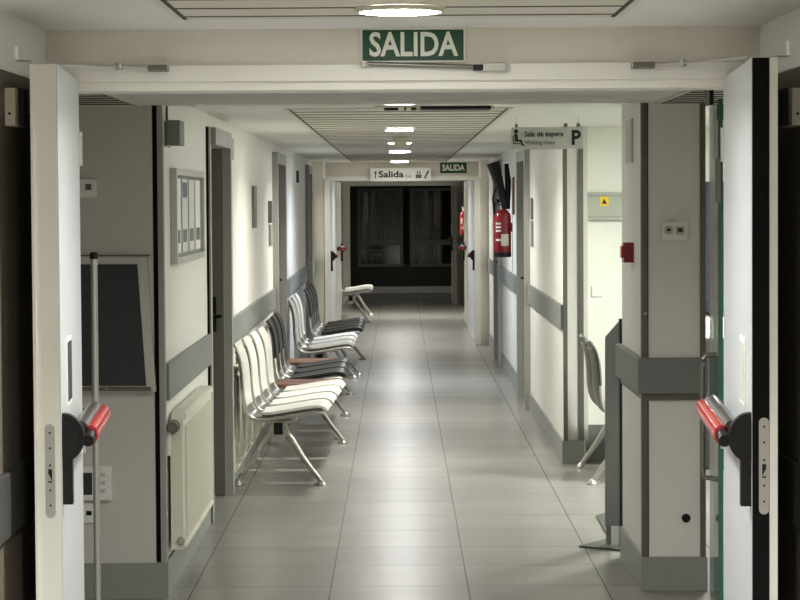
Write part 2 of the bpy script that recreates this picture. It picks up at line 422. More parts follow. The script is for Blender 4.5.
# ------------------------------------------------------------------ fire door leaves
def leaf(n, side, xf, yf, xh, yh, th, top, facem, edgem, dark_edge=False, bar=True, detail=True):
    """leaf swung open: free edge at (xf,yf), hinge at (xh,yh) on the corridor-side face; side=-1 left"""
    s = side
    t = thing('door_%d' % n, (xh, yh, 0), None, None, kind='structure')
    d = Vector((xh-xf, yh-yf, 0)); L = d.length; d.normalize()
    nrm = Vector((-s*abs(d.y), 0, 0)); nrm = Vector((d.y, -d.x, 0)); 
    if nrm.x * s < 0: nrm = -nrm            # points to the wall
    P = lambda u, w, z: tuple(Vector((xf, yf, z)) + d*u + nrm*w)
    def pbox(m, u0, u1, w0, w1, z0, z1):
        m.prism([(u0, w0), (u1, w0), (u1, w1), (u0, w1)], lambda a, b, c: P(a, b, c), z0, z1); return m
    m = MB()
    if dark_edge:
        pbox(m, 0.012, L, 0, .044, .008, top)
        core = m.build('door_leaf', facem, t)
        pbox(MB(), 0, .012, .0015, .043, .008, top-.001).build('edge_seal', 'seal', t)
        pbox(MB(), -.004, L, .044, .064, .008, top).build('door_lip', edgem, t)
    else:
        pbox(m, 0, L, .003, .062, .008, top); core = m.build('door_leaf', edgem, t)
        pbox(MB(), 0.001, L, 0, .003, .008, top).build('door_face', facem, t)
        pbox(MB(), -.006, L, .062, .07, .008, top).build('door_lip', edgem, t)
    if detail:
        # lock strip on the free edge
        c0 = .030 if not dark_edge else .030
        wv = .013
        zc = Z(471 if s < 0 else 466, yf, 400+s*350); hh = .11
        pts = []
        for k in range(13):
            a = PI*k/12; pts.append((c0+wv*math.cos(a), zc+hh+wv*math.sin(a)))
        for k in range(13):
            a = PI+PI*k/12; pts.append((c0+wv*math.cos(a), zc-hh+wv*math.sin(a)))
        u0 = 0
        pl = MB().prism(pts, lambda a, b, c: P(c, a, b), u0-.002, u0+.001).build('lock_plate', 'cast', t)
        q = MB()
        for zz in (.1, .06, -.09, -.05, .015):
            q.prism([(c0+.003*math.cos(k*PI/4), zc+zz+.003*math.sin(k*PI/4)) for k in range(8)], lambda a, b, c: P(c, a, b), u0-.003, u0-.001)
        q.prism([(c0-.005, zc-.03), (c0+.005, zc-.03), (c0+.005, zc+.005), (c0-.005, zc+.005)], lambda a, b, c: P(c, a, b), u0-.003, u0-.001)
        o = q.build('screw', 'black', None); o.parent = pl; o.name = 'latch_slot'
        q = MB().prism([(c0-.004, zc-.025), (c0+.004, zc-.025), (c0+.004, zc-.008)], lambda a, b, c: P(c, a, b), u0-.012, u0-.001)
        o = q.build('latch', 'cast', None); o.parent = pl
        # sign plate on the face
        z0, z1 = (Z(406, yf+.22, 400+s*330), Z(338, yf+.22, 400+s*330))
        pbox(MB(), .20, .37, -.004, 0, z0, z1).build('push_plate', 'white', t)
        pbox(MB(), .215, .355, -.0055, -.004, z0+.012, z1-.012).build('plate_inlay', 'board_dark' if s < 0 else 'sign_grey', t)
    if bar:
        zb = Z(439, yf, 400+s*330) if detail else 1.05
        # latch box near the free edge: black round body with a long back plate
        pb = thing_part = MB()
        pbox(pb, .025, .075, -.026, 0, zb-.175, zb+.05)
        base = pb.build('panic_latch', 'black', t)
        c = MB()
        prof = [(-.058*math.sin(PI*k/20), zb+.064*math.cos(PI*k/20)) for k in range(21)]
        c.prism(prof, lambda a, b, q: P(q, a, b), .022, .062)
        c.prism([(a*.8, zb+(b-zb)*.8) for a, b in prof], lambda a, b, q: P(q, a, b), .016, .022)
        c.build('latch_cover', 'black', t, True)
        # push bar runs along the leaf, arms at both ends
        u1 = L-.12
        A = lambda u, w, dz: P(u, w, zb+dz)
        arm = MB().tube([A(.055, -.03, -.004), A(.06, -.066, -.01)], .012)
        arm.tube([A(.045, -.066, -.01), A(.11, -.066, 0)], [.016, .02]); arm.tube([A(u1-.02, -.01, 0), A(u1-.02, -.055, 0)], .02)
        arm.build('bar_arm', 'black', t, True)
        g = MB(); nseg = 20
        for half, mm, nm in ((0, 'red_gloss', 'push_bar'), (1, 'dark_bar', 'bar_rail')):
            q = MB(); prof = []
            cw = -.068 if half == 0 else -.042
            rw, rz = (.022, .026) if half == 0 else (.024, .026)
            dz = .0 if half == 0 else .012
            prof = [(cw+rw*math.cos(2*PI*k/nseg), dz+rz*math.sin(2*PI*k/nseg)) for k in range(nseg)]
            v = [[q.bm.verts.new(A(u, a, b)) for a, b in prof] for u in (.1, u1)]
            for k in range(nseg): q.bm.faces.new((v[0][k], v[0][(k+1) % nseg], v[1][(k+1) % nseg], v[1][k]))
            q.bm.faces.new(v[0]); q.bm.faces.new(v[1][::-1])
            q.build(nm, mm, t, True)
    # hinges
    if detail:
        hg = MB()
        for zz in (.25, 1.0, 1.85): hg.lathe([(.009, -.05), (.009, .05)], P(L+.005, .0, zz), seg=12)
        hg.build('hinge', 'steel', t, True)
    return t, P
lA, PA = leaf(6, -1, X(59.2, 6.31), 6.31, -.943, 7.17, .07, 2.05, 'door_pale', 'door_cream')
rA, PB = leaf(7, 1, .890, 6.13, .957, 7.17, .064, 2.046, 'door_pale', 'door_cream', dark_edge=True)
leaf(8, -1, -.805, 28.3, -.86, 29.15, .06, 1.95, 'door_cream', 'frame_cream', detail=False)
leaf(9, 1, .874, 28.3, .93, 29.15, .06, 1.95, 'door_cream', 'frame_cream', detail=False)
leaf(10, -1, -.80, 33.3, -.86, 32.45, .06, 1.95, 'door_cream', 'frame_cream', detail=False)
leaf(11, 1, .885, 33.3, .93, 32.45, .06, 1.95, 'door_cream', 'frame_cream', detail=False)
leaf(12, 1, .86, 39.3, .87, 40.15, .06, 1.93, 'door_grey', 'door_grey', detail=False)

# door stay arms on the near frame
def tb(m, pts, r, **k): return m.tube(pts, r, **k)
yS = ZA-.05
t = thing('door_closer', (X(435, yS), ZA-.02, Z(66, yS)), 'long grey door closer arm fixed across the bottom edge of the big green exit sign', 'door closer')
a0 = (X(366, yS), yS, Z(63.5, yS)); a1 = (X(482, yS), yS, Z(67.5, yS))
MB().tube([a0, a1], .007).build('arm', 'grey_metal', t, True)
MB().box(X(482, yS), X(507, yS), ZA-.06, ZA-.017, Z(71.5, yS), Z(63, yS), .003).build('bracket', 'steel', t)
MB().box(X(474, yS), X(484, yS), ZA-.065, ZA-.03, Z(71, yS), Z(65, yS), .003).build('joint', 'black', t)
MB().tube([(a0[0], yS-.006, a0[2]), (a0[0], ZA-.02, a0[2])], .009).build('pivot', 'grey_metal', t)
for lab, p0, p1, p2, hin in (
    ('short grey door stay above the left fire door leaf', 121, 150, 170, (X(60, 6.4), 6.4)),
    ('short grey door stay above the right fire door leaf', 683, 655, 632, (X(748, 6.25), 6.25))):
    t = thing('door_stay', (X(p2, yS), ZA-.02, Z(66, yS)), lab, 'door stay', group='door stays on the near door frame')
    A = (X(p0, yS), yS, Z(64.5, yS)); B = (X(p1, yS), yS, Z(66, yS)); C = (X(p2, yS), yS, Z(67, yS))
    MB().tube([A, B], .006).build('arm', 'steel', t, True)
    MB().box(min(B[0], C[0]), max(B[0], C[0]), ZA-.065, ZA-.02, Z(70, yS), Z(63.5, yS), .003).build('bracket', 'grey_metal', t)
    MB().lathe([(.006, -.012), (.011, -.01), (.011, .008), (.006, .01)], A, seg=14).build('pivot', 'steel', t, True)
    MB().tube([(A[0], A[1]+.01, A[2]), (hin[0], hin[1], 2.052)], .0035, seg=8).build('rod', 'steel', t, True)

# small selector brackets on top of the leaves
for s, lab in ((-1, 'small white pin bracket on the free top corner of the left fire door'), (1, 'small white pin bracket on the free top corner of the right fire door')):
    y = 6.31 if s < 0 else 6.13
    px0, px1, px2 = (31, 17, 34) if s < 0 else (778, 790, 772)
    t = thing('pin_bracket', (X(px0, y), y, 2.05), lab, 'bracket', group='pin brackets on the door leaves')
    m = MB(); y_ = y+.02
    m.box(min(X(px0, y), X(px1, y)), max(X(px0, y), X(px1, y)), y_-.01, y_+.02, Z(58.5, y), Z(57.3, y))
    m.box(X(px0, y)-.002, X(px0, y)+.002, y_-.01, y_+.02, 2.044, Z(57.3, y))
    m.box(min(X(px0, y), X(px2, y)), max(X(px0, y), X(px2, y)), y_-.01, y_+.02, 2.044, 2.049)
    m.build('plate', 'cast', t)
    MB().tube([(X(px1, y), y_, Z(58, y)), (X(px1, y), y_, Z(43, y))], .0055).build('pin', 'white', t, True)

# magnetic door holders on the hall walls
for s, lab in ((-1, 'magnetic door holder box on the left wall behind the open door'), (1, 'magnetic door holder box on the right wall behind the open door')):
    xw = -1.044 if s < 0 else 1.069; y0 = 6.51
    zc = Z(106, 6.4, 400+s*390)
    t = thing('door_holder', (xw, y0, zc), lab, 'door holder', group='magnetic door holders')
    def bb(x0, x1, *r, **k): return MB().box(min(x0, x1), max(x0, x1), *r, **k)
    bb(xw, xw-s*.035, y0-.11, y0+.05, zc-.052, zc+.048, bev=.004).build('housing', 'cream_plastic', t)
    bb(xw-s*.035, xw-s*.053, y0-.055, y0+.055, zc-.05, zc+.05, bev=.004).build('magnet_plate', 'black', t)
    MB().lathe([(.032, 0), (.032, .02), (.02, .03)] if s < 0 else [(.02, -.03), (.032, -.02), (.032, 0)], (xw-s*.053, y0, zc), 'X').build('magnet', 'black', t, True)
    MB().lathe([(.004, -.003), (.004, 0)], (xw-s*.02, y0-.11, zc-.02), 'Y', 12).build('button', 'black', t, True)

# ------------------------------------------------------------------ signs
# near exit sign
yx = ZA-.012
x0, x1, z0, z1 = X(362, yx), X(466.5, yx), Z(62.5, yx), Z(28, yx)
t = thing('exit_sign', ((x0+x1)/2, ZA, z0), 'large green exit sign with white SALIDA lettering above the near doorway', 'exit sign')
MB().box(x0, x1, ZA-.012, ZA, z0, z1, .001).build('sign_border', 'sign_white', t)
MB().box(x0+.0055, x1-.0055, ZA-.0135, ZA-.012, z0+.0055, z1-.0055).build('sign_panel', 'green', t)
text_mesh('lettering', 'SALIDA', .098, 'sign_white', t, ((x0+x1)/2, ZA-.0145, (z0+z1)/2-.001), FACE, width=.262, offset=.0022)
# far exit sign
yy = YB-.012
x0, x1, z0, z1 = X(440.5, yy), X(467, yy), Z(173.5, yy), Z(163, yy)
t = thing('exit_sign', ((x0+x1)/2, YB, z0), 'small dark green exit sign reading SALIDA on the header of the distant fire doors', 'exit sign')
MB().box(x0, x1, YB-.012, YB, z0, z1).build('sign_panel', 'green', t)
text_mesh('lettering', 'SALIDA', .1, 'sign_white', t, ((x0+x1)/2, YB-.0135, (z0+z1)/2), FACE, width=.27, offset=.003)
# hanging Salida sign
ys = 29.05
x0, x1, z0, z1 = X(371, ys), X(431.5, ys), Z(181, ys), Z(168, ys)
t = thing('hanging_sign', ((x0+x1)/2, ys, z0), 'pale hanging sign reading Salida with an up arrow and pictograms', 'hanging sign')
MB().box(x0, x1, ys, ys+.02, z0, z1).build('sign_panel', 'white', t)
for hx_ in (x0+.06, x1-.06): MB().tube([(hx_, ys+.01, z1), (hx_, ys+.01, CE3)], .003, seg=6).build('hanger', 'steel', t)
zc = (z0+z1)/2
text_mesh('lettering', 'Salida', .105, 'ink', t, (X(391.5, ys), ys-.002, zc), FACE, width=.30, offset=.0028)
text_mesh('small_lettering', 'Exit', .05, 'ink_soft', t, (X(409, ys), ys-.002, zc-.02), FACE)
def flat(pts, y, th=.001): return [tuple(p) for p in pts]
ar = MB(); ax = X(376, ys)
ar.box(ax-.006, ax+.006, ys-.002, ys, zc-.045, zc+.03)
ar.prism([(ax-.028, zc+.01), (ax, zc+.045), (ax+.028, zc+.01), (ax, zc+.026)], lambda a, b, c: (a, c, b), ys-.002, ys)
ar.build('arrow', 'ink', t)
pc = MB(); qx = X(419, ys)
pc.box(qx-.035, qx+.035, ys-.002, ys, zc-.045, zc-.002).box(qx-.02, qx-.006, ys-.002, ys, zc+.004, zc+.04).box(qx+.008, qx+.022, ys-.002, ys, zc+.004, zc+.04)
pc.prism([(X(424, ys), zc-.05), (X(426, ys), zc-.05), (X(430, ys), zc+.045), (X(428, ys), zc+.045)], lambda a, b, c: (a, c, b), ys-.002, ys)
pc.build('pictogram', 'ink_soft', t)

# waiting room sign, slightly turned
yw = 13.5
t = thing('hanging_sign', (X(548, yw), yw, Z(150, yw)), 'grey hanging sign reading Sala de espera with a seated figure and a large P', 'hanging sign', world=False)
t.rotation_euler = (0, 0, math.radians(-6))
W_, H_ = .402, .122
MB().box(-W_/2, W_/2, 0, .018, 0, H_, .002).build('sign_panel', 'sign_grey', t)
text_mesh('lettering', 'Sala de espera', .04, 'ink', t, (-.02, -.0012, H_*.68), FACE, width=.215, offset=.0008)
text_mesh('small_lettering', 'Waiting room', .034, 'ink_soft', t, (-.04, -.0012, H_*.3), FACE, width=.165)
text_mesh('letter_p', 'P', .11, 'ink', t, (W_/2-.045, -.0012, H_*.48), FACE, width=.052, offset=.004)
pc = MB(); ex = -W_/2+.028
fnp = lambda a, b, c: (ex+a, c, b)
pc.prism([(.012*math.cos(2*PI*k/14)-.002, .1+.012*math.sin(2*PI*k/14)) for k in range(14)], fnp, -.0012, 0)
pc.prism([(-.014, .086), (.006, .086), (.01, .054), (.03, .054), (.034, .028), (.044, .028), (.044, .02), (.026, .02), (.022, .042), (-.008, .042)], fnp, -.0012, 0)
pc.prism([(-.022, .075), (-.017, .075), (-.011, .034), (.02, .034), (.02, .029), (-.016, .029)], fnp, -.0012, 0)
pc.build('pictogram', 'ink', t)
hz = CE3 - t.location.z
for a_, b__ in ((-W_/2+.02, -W_/2+.035), (.09, .11), (.16, .18)): MB().box(a_, b__, .004, .014, H_, H_+.02).build('hook', 'grey_metal', t)
for hx_ in (-W_/2+.027, .17): MB().tube([(hx_, .009, H_+.02), (hx_, .009, hz)], .0018, seg=6).build('hanger', 'steel', t)

# ------------------------------------------------------------------ ceiling lamps
def lamp(y, r, z, label, col, strength, x=0.005):
    t = thing('ceiling_lamp', (x, y, z), label, 'ceiling lamp', group='round ceiling lamps along the corridor')
    m = MB().lathe([(r, .0), (r+.014, .0), (r+.014, -.004), (r+.002, -.012), (r, -.012), (r, 0)], (x, y, z), caps=False)
    m.build('lamp_ring', 'cream_plastic', t, True)
    MB().lathe([(.001, -.016), (r*.5, -.0155), (r*.8, -.014), (r*.985, -.010), (r*.985, -.006)], (x, y, z)).build('lamp_lens', emis('lamp_light', col, strength*.42), t, True)
    l = bpy.data.lights.new('lamp_bulb', 'AREA'); l.shape = 'DISK'; l.size = r*1.7; l.spread = math.radians(150)
    l.energy = strength*BULB*(r/.1)**2; l.color = col[:3]
    o = bpy.data.objects.new('lamp_bulb', l); COL.objects.link(o); o.parent = t; o.location = (0, 0, -.019)
WARM = (1.0, .98, .93, 1); COOL = (.82, .90, 1.0, 1); NEU = (1, .99, .965, 1)
E = 40.0; BULB = .085
lamp(6.4, .108, CE1-.003, 'nearest round ceiling lamp, in the ceiling just in front of the large green exit sign', NEU, E*1.15)
lamp(3.0, .108, CE1-.003, 'round ceiling lamp in the hall, nearer than the one by the exit sign', NEU, E*6.5)
lamp(-.4, .108, CE1-.003, 'round ceiling lamp in the hall above the viewer', NEU, E*4.5)
lamp(8.1, .1, CE2, 'round ceiling lamp in the lobby hidden behind the door header', NEU, E*.8)
lamp(30.8, .11, CE3, 'round ceiling lamp between the two distant sets of fire doors', NEU, E*.9)
lamp(35.5, .11, CE3, 'round ceiling lamp beyond the lone white seat bench', WARM, E*1.8)
lamp(42.6, .11, CE3, 'added unseen dim lamp brightening the dark cross corridor at the far end', NEU, E*.15)  # no lamp known here; added to lift the far windows and baseboard
lamp(11.4, .1, CE3, 'round corridor ceiling lamp hidden behind the lower lobby ceiling', NEU, E*.24)
lamp(15.6, .092, CE3-.003, 'round ceiling lamp nearest along the corridor beyond the fire doors', WARM, E*1.75)
lamp(19.1, .095, CE3-.003, 'round ceiling lamp partly behind the smoke detector', WARM, E*1.75)
lamp(22.5, .1, CE3-.003, 'round ceiling lamp just beyond the smoke detector', COOL, E*1.7)
lamp(28.2, .11, CE3-.003, 'most distant round ceiling lamp, above the pale Salida sign', NEU, E)
t = thing('ceiling_lamp', (2.2, 13.4, CE3), 'square ceiling lamp lighting the waiting room at right', 'ceiling lamp')
MB().box(1.88, 2.52, 13.08, 13.72, CE3-.02, CE3).build('lamp_ring', 'white', t)
MB().box(1.9, 2.5, 13.1, 13.7, CE3-.024, CE3-.02).build('lamp_lens', emis('lamp_panel', (.97, 1.0, .95, 1), 21), t)
# smoke detector
MB().lathe([(.03, -.075), (.045, -.07), (.05, -.04), (.058, -.035), (.06, -.012)], (.01, 17.6, CE3), 'Z').build('smoke_detector', 'brown' if 0 else 'cream_plastic', None, True,
    label='beige dome smoke detector between the round ceiling lamps', category='smoke detector')
# ceiling vent
t = thing('ceiling_vent', (X(455, 12.3), 12.2, CE3), 'dark slot air vent in the corridor ceiling', 'ceiling vent')
v0, v1 = X(421, 12.2), X(490, 12.2)
MB().box(v0, v1, 11.98, 12.14, CE3-.016, CE3).build('vent_slot', 'black', t)
MB().box(v0-.015, v1+.015, 12.14, 12.16, CE3-.02, CE3).box(v0-.015, v0, 11.98, 12.14, CE3-.02, CE3).box(v1, v1+.015, 11.98, 12.14, CE3-.02, CE3).build('vent_frame', 'slat', t)
t = thing('ceiling_fitting', (X(398, 12), 12, CE3), 'small metal plate with dark clips in the ceiling left of the vent slot', 'ceiling fitting')
MB().box(X(376, 12), X(418, 12), 11.9, 12.15, CE3-.008, CE3).build('plate', 'cream_plastic', t)
MB().box(X(385, 12), X(399, 12), 11.98, 12.02, CE3-.02, CE3-.008).box(X(405, 12), X(407, 12), 11.93, 12.05, CE3-.02, CE3-.008).box(X(412, 12), X(417, 12), 11.96, 12.02, CE3-.02, CE3-.008).build('clip', 'black', t)

# ------------------------------------------------------------------ beam benches
PROF = [(.0, .842), (.03, .79), (.048, .72), (.056, .64), (.06, .56), (.07, .49), (.095, .44), (.14, .418), (.22, .418), (.32, .432), (.42, .448), (.5, .458), (.535, .455), (.547, .44)]
def catmull(p, n=4):
    out = []
    for i in range(len(p)-1):
        a = p[max(i-1, 0)]; b = p[i]; c = p[i+1]; d = p[min(i+2, len(p)-1)]
        for k in range(n):
            t = k/n
            out.append(tuple(.5*((2*b[j])+(-a[j]+c[j])*t+(2*a[j]-5*b[j]+4*c[j]-d[j])*t*t+(-a[j]+3*b[j]-3*c[j]+d[j])*t**3) for j in range(2)))
    out.append(p[-1]); return out
CP = catmull(PROF)
def pad_mesh(part):
    """back pad, seat pad or the thin grey carrier that joins them, cut from the same side profile"""
    m = MB()
    n_all = len(CP)
    if part == 'back': rng = range(0, 22); hw, th, lift = .212, .016, .008
    elif part == 'seat': rng = range(30, n_all); hw, th, lift = .218, .028, .014
    else: rng = range(3, n_all-3); hw, th, lift = .2, .01, -.006
    nw = 10; top = []; bot = []; L = len(rng)
    for r, i in enumerate(rng):
        u, z = CP[i]; a = CP[max(i-1, 0)]; b = CP[min(i+1, n_all-1)]
        d = Vector((b[0]-a[0], b[1]-a[1])).normalized(); nr = Vector((-d.y, d.x))
        f = i/(n_all-1); e = min(r, L-1-r)
        wd = hw*(.84+.16*min(1, f*2.2))
        wd *= (.80, .92, .98)[e] if e < 3 and part != 'frame' else 1
        rt = []; rb = []
        for k in range(nw+1):
            q = -1+2*k/nw; ed = 1 if abs(q) < .99 else .55
            p = Vector((u, z)) + nr*(.014*q*q - .004 + lift)
            rt.append(m.bm.verts.new((p.x+nr.x*th/2*ed, q*wd, p.y+nr.y*th/2*ed)))
            rb.append(m.bm.verts.new((p.x-nr.x*th/2*ed, q*wd, p.y-nr.y*th/2*ed)))
        top.append(rt); bot.append(rb)
    for i in range(L-1):
        for k in range(nw):
            m.bm.faces.new((top[i][k], top[i][k+1], top[i+1][k+1], top[i+1][k]))
            m.bm.faces.new((bot[i][k], bot[i+1][k], bot[i+1][k+1], bot[i][k+1]))
        m.bm.faces.new((top[i][0], top[i+1][0], bot[i+1][0], bot[i][0]))
        m.bm.faces.new((top[i][nw], bot[i][nw], bot[i+1][nw], top[i+1][nw]))
    for r in (0, L-1):
        for k in range(nw):
            m.bm.faces.new((top[r][k], bot[r][k], bot[r][k+1], top[r][k+1]))
    return m
protos = {}
def proto(key, builder, m, smooth=True):
    """cache mesh data, return a fresh object"""
    if key not in protos:
        o = builder().build(key[0], m, None, smooth); protos[key] = o.data; COL.objects.unlink(o); bpy.data.objects.remove(o)
    return protos[key]
def inst(name, me, parent, loc=(0, 0, 0), label=None):
    o = bpy.data.objects.new(name, me); COL.objects.link(o); o.parent = parent; o.location = loc
    if label: o['label'] = label
    return o
def frame_mesh():
    m = MB()
    for s in (-1, 1):
        pts = [(u+(.012 if u < .2 else 0), s*.215*(.93+.07*min(1, i/6)), z-.012) for i, (u, z) in enumerate(CP[14:-2:2])]
        m.tube(pts, .0115, seg=8)
    m.box(.2, .225, -.2, .2, .385, .405); m.box(.36, .385, -.22, .22, .4, .42)
    return m
def leg_mesh(s):
    m = MB()
    foot = .525 if s > 0 else .02
    pts = [(.27+s*.02, 0, .345), (.27+s*.075, 0, .28), (.27+s*.15, 0, .16), (foot, 0, .022)]
    return m.tube(catmull3(pts), [.026-.012*i/12 for i in range(13)], seg=10)
def catmull3(p, n=4):
    out = []
    for i in range(len(p)-1):
        a = p[max(i-1, 0)]; b = p[i]; c = p[i+1]; d = p[min(i+2, len(p)-1)]
        for k in range(n):
            t = k/n
            out.append(tuple(.5*((2*b[j])+(-a[j]+c[j])*t+(2*a[j]-5*b[j]+4*c[j]-d[j])*t*t+(-a[j]+3*b[j]-3*c[j]+d[j])*t**3) for j in range(3)))
    out.append(p[-1]); return out
def hub_mesh():
    m = MB()
    m.prism([(.225, .385), (.315, .385), (.33, .33), (.3, .262), (.24, .262), (.21, .33)], lambda a, b, c: (a, c, b), -.02, .02)
    m.box(.19, .40, -.022, .022, .375, .392, .004)
    return m
def foot_mesh(s):
    f = .525 if s > 0 else .02
    return MB().lathe([(.032, 0), (.034, .006), (.026, .022), (.012, .034)], (f, 0, 0), seg=16).box(f-.045 if s > 0 else f-.02, f+.02 if s > 0 else f+.045, -.018, .018, .004, .022, .004)

def bench(x, y, face, seats, tables, legs, cm, label, group='beam benches with moulded seats', rot=0.0, length=None):
    """x: back-top line, y: first seat centre, face=+1 faces +X. seats/tables/legs are offsets along +Y"""
    t = thing('beam_bench', (x, y, 0), label, 'bench', group=group, world=False)
    t.rotation_euler = (0, 0, rot + (0 if face > 0 else PI))
    k = 1 if face > 0 else -1
    y0 = min(seats+legs)-.03; y1 = max(seats+tables+legs)+.1
    ys_ = sorted((k*y0, k*y1))
    MB().box(.243, .297, ys_[0], ys_[1], .305, .375, .004).build('beam', 'black', t)
    for q in seats:
        s = inst('seat_frame', proto(('seat_frame',), frame_mesh, 'cast'), t, (0, k*q, 0))
        inst('carrier', proto(('carrier',), lambda: pad_mesh('frame'), 'grey_metal'), s)
        inst('backrest', proto(('backrest', cm), lambda: pad_mesh('back'), cm), s)
        inst('seat', proto(('seat', cm), lambda: pad_mesh('seat'), cm), s)
    for q in tables:
        MB().box(.07, .545, k*q-.25, k*q+.25, .43, .452, .006).build('table_top', 'brown', t, label='brown wooden table top at the end of the bench')
        MB().box(.2, .225, k*q-.2, k*q+.2, .375, .43).box(.36, .385, k*q-.2, k*q+.2, .375, .43).build('table_bracket', 'cast', t)
    for q in legs:
        lf = inst('leg_frame', proto(('leg_frame',), hub_mesh, 'cast'), t, (0, k*q, 0))
        for s in (1, -1):
            lg = inst('leg', proto(('leg', s), lambda: leg_mesh(s), 'cast'), lf)
            inst('foot', proto(('foot', s), lambda: foot_mesh(s), 'cast'), lf)
    return t
bench(-.997, 14.48, 1, [.02, .57, 1.12, 1.67], [2.2], [-.05, 2.45], 'white_seat',
      'white moulded seat bench nearest along the left wall, with brown table end', rot=math.radians(-1.7))
bench(-.955, 17.3, 1, [0, .55, 1.1], [1.62], [-.1, 1.75], 'black_seat',
      'black moulded seat bench behind the nearest white bench, brown table at its far end')
bench(-.965, 20.85, 1, [0, .6, 1.2], [], [.35, 2.3], 'white_seat',
      'white seat bench standing between the two black benches')
bench(-.925, 23.25, 1, [0, .55, 1.1, 1.65], [], [.3, 2.6], 'black_seat',
      'black seat bench farthest along the left wall before the distant fire doors')
bench(-.955, 33.7, 1, [0, .55, 1.1], [], [0, 2.2], 'white_seat',
      'lone white seat bench beyond the distant fire doors')
bench(1.115, 14.55, 1, [0, .5], [], [-.2, .7], 'grey_seat',
      'grey seat bench in the waiting room behind the grey floor stand', group='beam benches in the waiting room')

# ------------------------------------------------------------------ radiators on the left wall
def radiator(y0, y1, xb, xf, zb_, zt, label, valves=True):
    t = thing('radiator', (xb, y0, zb_), label, 'radiator', group='panel radiators on the left corridor wall')
    m = MB(); n = 8
    outl = [(y0, zb_), (y1, zb_), (y1, zt)] + [(y0+.1-.1*math.sin(PI/2*k/n), zt-.1+.1*math.cos(PI/2*k/n)) for k in range(n+1)]
    m.prism(outl, lambda a, b, c: (c, a, b), xb, xf)
    m.build('body', 'radiator', t)
    m = MB(); y = y0+.12
    while y < y1-.08:
        m.box(xf, xf+.010, y, y+.02, zb_+.04, zt-.06, .002); y += .05
    m.box(xf, xf+.008, y0+.06, y1-.02, zb_+.0, zb_+.02, .002); m.box(xf, xf+.008, y0+.1, y1-.02, zt-.03, zt-.005, .002)
    m.build('front_rib', 'radiator', t, kind='stuff')
    for a in (y0+.2, y1-.24): MB().box(XL-.001, xb, a, a+.04, zb_+.1, zt-.1).build('wall_bracket', 'white', t)
    if valves:
        MB().lathe([(.018, -.09), (.024, -.085), (.024, -.04), (.028, -.035), (.028, 0)], (-.982, y0, zt-.05), 'Y', 16).build('valve', 'grey_metal', t, True, label='grey metal valve')
        MB().tube([(-.99, y0-.045, zt-.055), (-.998, y0-.045, zt-.085), (-1.0, y0-.045, zt-.175)], .010).build('pipe', 'white', t, True)
        MB().lathe([(.014, -.02), (.018, -.015), (.018, 0)], (-.955, y0, zb_+.04), 'Y', 16).build('drain_plug', 'cast', t, True)
    return t
radiator(10.47, 12.1, -.998, -.945, .185, .775, 'white panel radiator with grey valve under the handrail, before the first grey door')
radiator(14.3, 17.4, -1.008, -.985, .085, .70, 'white ribbed radiator low on the wall behind the nearest white seat bench', False)

# ------------------------------------------------------------------ items on the left lobby wall (plane YL)
yl = YL
def device(name, px0, py0, px1, py1, y, d, label, cat, m='white', screen=None, extra=None, group=None):
    t = thing(name, (X((px0+px1)/2, y), y, Z(py1, y)), label, cat, group=group)
    MB().box(X(px0, y, py0), X(px1, y, py0), y-d, y+.002, Z(py1, y, px0), Z(py0, y, px0), .004).build('housing', m, t)
    if screen:
        a, b, c, e, sm = screen
        MB().box(X(a, y, b), X(c, y, b), y-d-.0015, y-d, Z(e, y, a), Z(b, y, a)).build('screen', sm, t)
    for (nm, a, b, c, e, sm) in (extra or []):
        MB().box(X(a, y, b), X(c, y, b), y-d-.002, y-d, Z(e, y, a), Z(b, y, a)).build(nm, sm, t)
    return t
device('thermostat', 78, 179.5, 97, 198, yl, .025, 'white thermostat on the left lobby wall beside the open door', 'thermostat', screen=(86, 184, 92, 190, 'ink_soft'))
device('control_panel', 80, 466, 112, 500, yl, .03, 'white control unit with dark display low on the left lobby wall', 'control panel', screen=(84, 472, 93, 494, 'board_dark'),
       extra=[('button', 101, 472, 106, 476, 'sign_grey'), ('button', 101, 480, 106, 484, 'sign_grey'), ('button', 101, 488, 106, 492, 'sign_grey')])
device('wall_socket', 82, 503, 99, 523, yl, .012, 'white socket plate with a black hole below the white control unit', 'socket', screen=(86.5, 510.5, 92, 515, 'black'))
struct('trim_23', MB().box(-3, -1.06, yl-.004, yl, Z(256, yl, 100), Z(255, yl, 100)), 'trim_dark')
# charcoal board with pale metal frame
t = thing('wall_board', (X(110, yl), yl, Z(390, yl)), 'charcoal board in a pale metal frame on the left lobby wall', 'board')
fo = [(X(60, yl, 257), Z(257, yl, 60)), (X(148, yl, 257), Z(257, yl, 148)), (X(156.5, yl, 391), Z(391, yl, 156.5)), (X(60, yl, 391), Z(391, yl, 60))]
fi = [(X(60, yl, 264), Z(264, yl, 60)), (X(138.5, yl, 264), Z(264, yl, 138.5)), (X(147.5, yl, 385), Z(385, yl, 147.5)), (X(60, yl, 385), Z(385, yl, 60))]
MB().prism(fo, lambda a, b, c: (a, c, b), yl-.045, yl).build('board_frame', 'panel', t)
MB().prism(fi, lambda a, b, c: (a, c, b), yl-.05, yl-.045).build('board_panel', 'board_dark', t)
MB().prism([(X(60, yl, 386), Z(386, yl, 60)), (X(152, yl, 386), Z(386, yl, 152)), (X(152.5, yl, 390), Z(390, yl, 152.5)), (X(60, yl, 390), Z(390, yl, 60))], lambda a, b, c: (a, c, b), yl-.052, yl-.045).build('bottom_rail', 'trim_dark', t)
q = MB()
for (a, b) in ((149, 268), (150, 285), (151.5, 330), (154, 384), (108, 388)):
    q.lathe([(.004, -.05-.004), (.004, -.045)], (X(a, yl, b), yl, Z(b, yl, a)), 'Y', 10)
q.build('screw', 'steel', t)
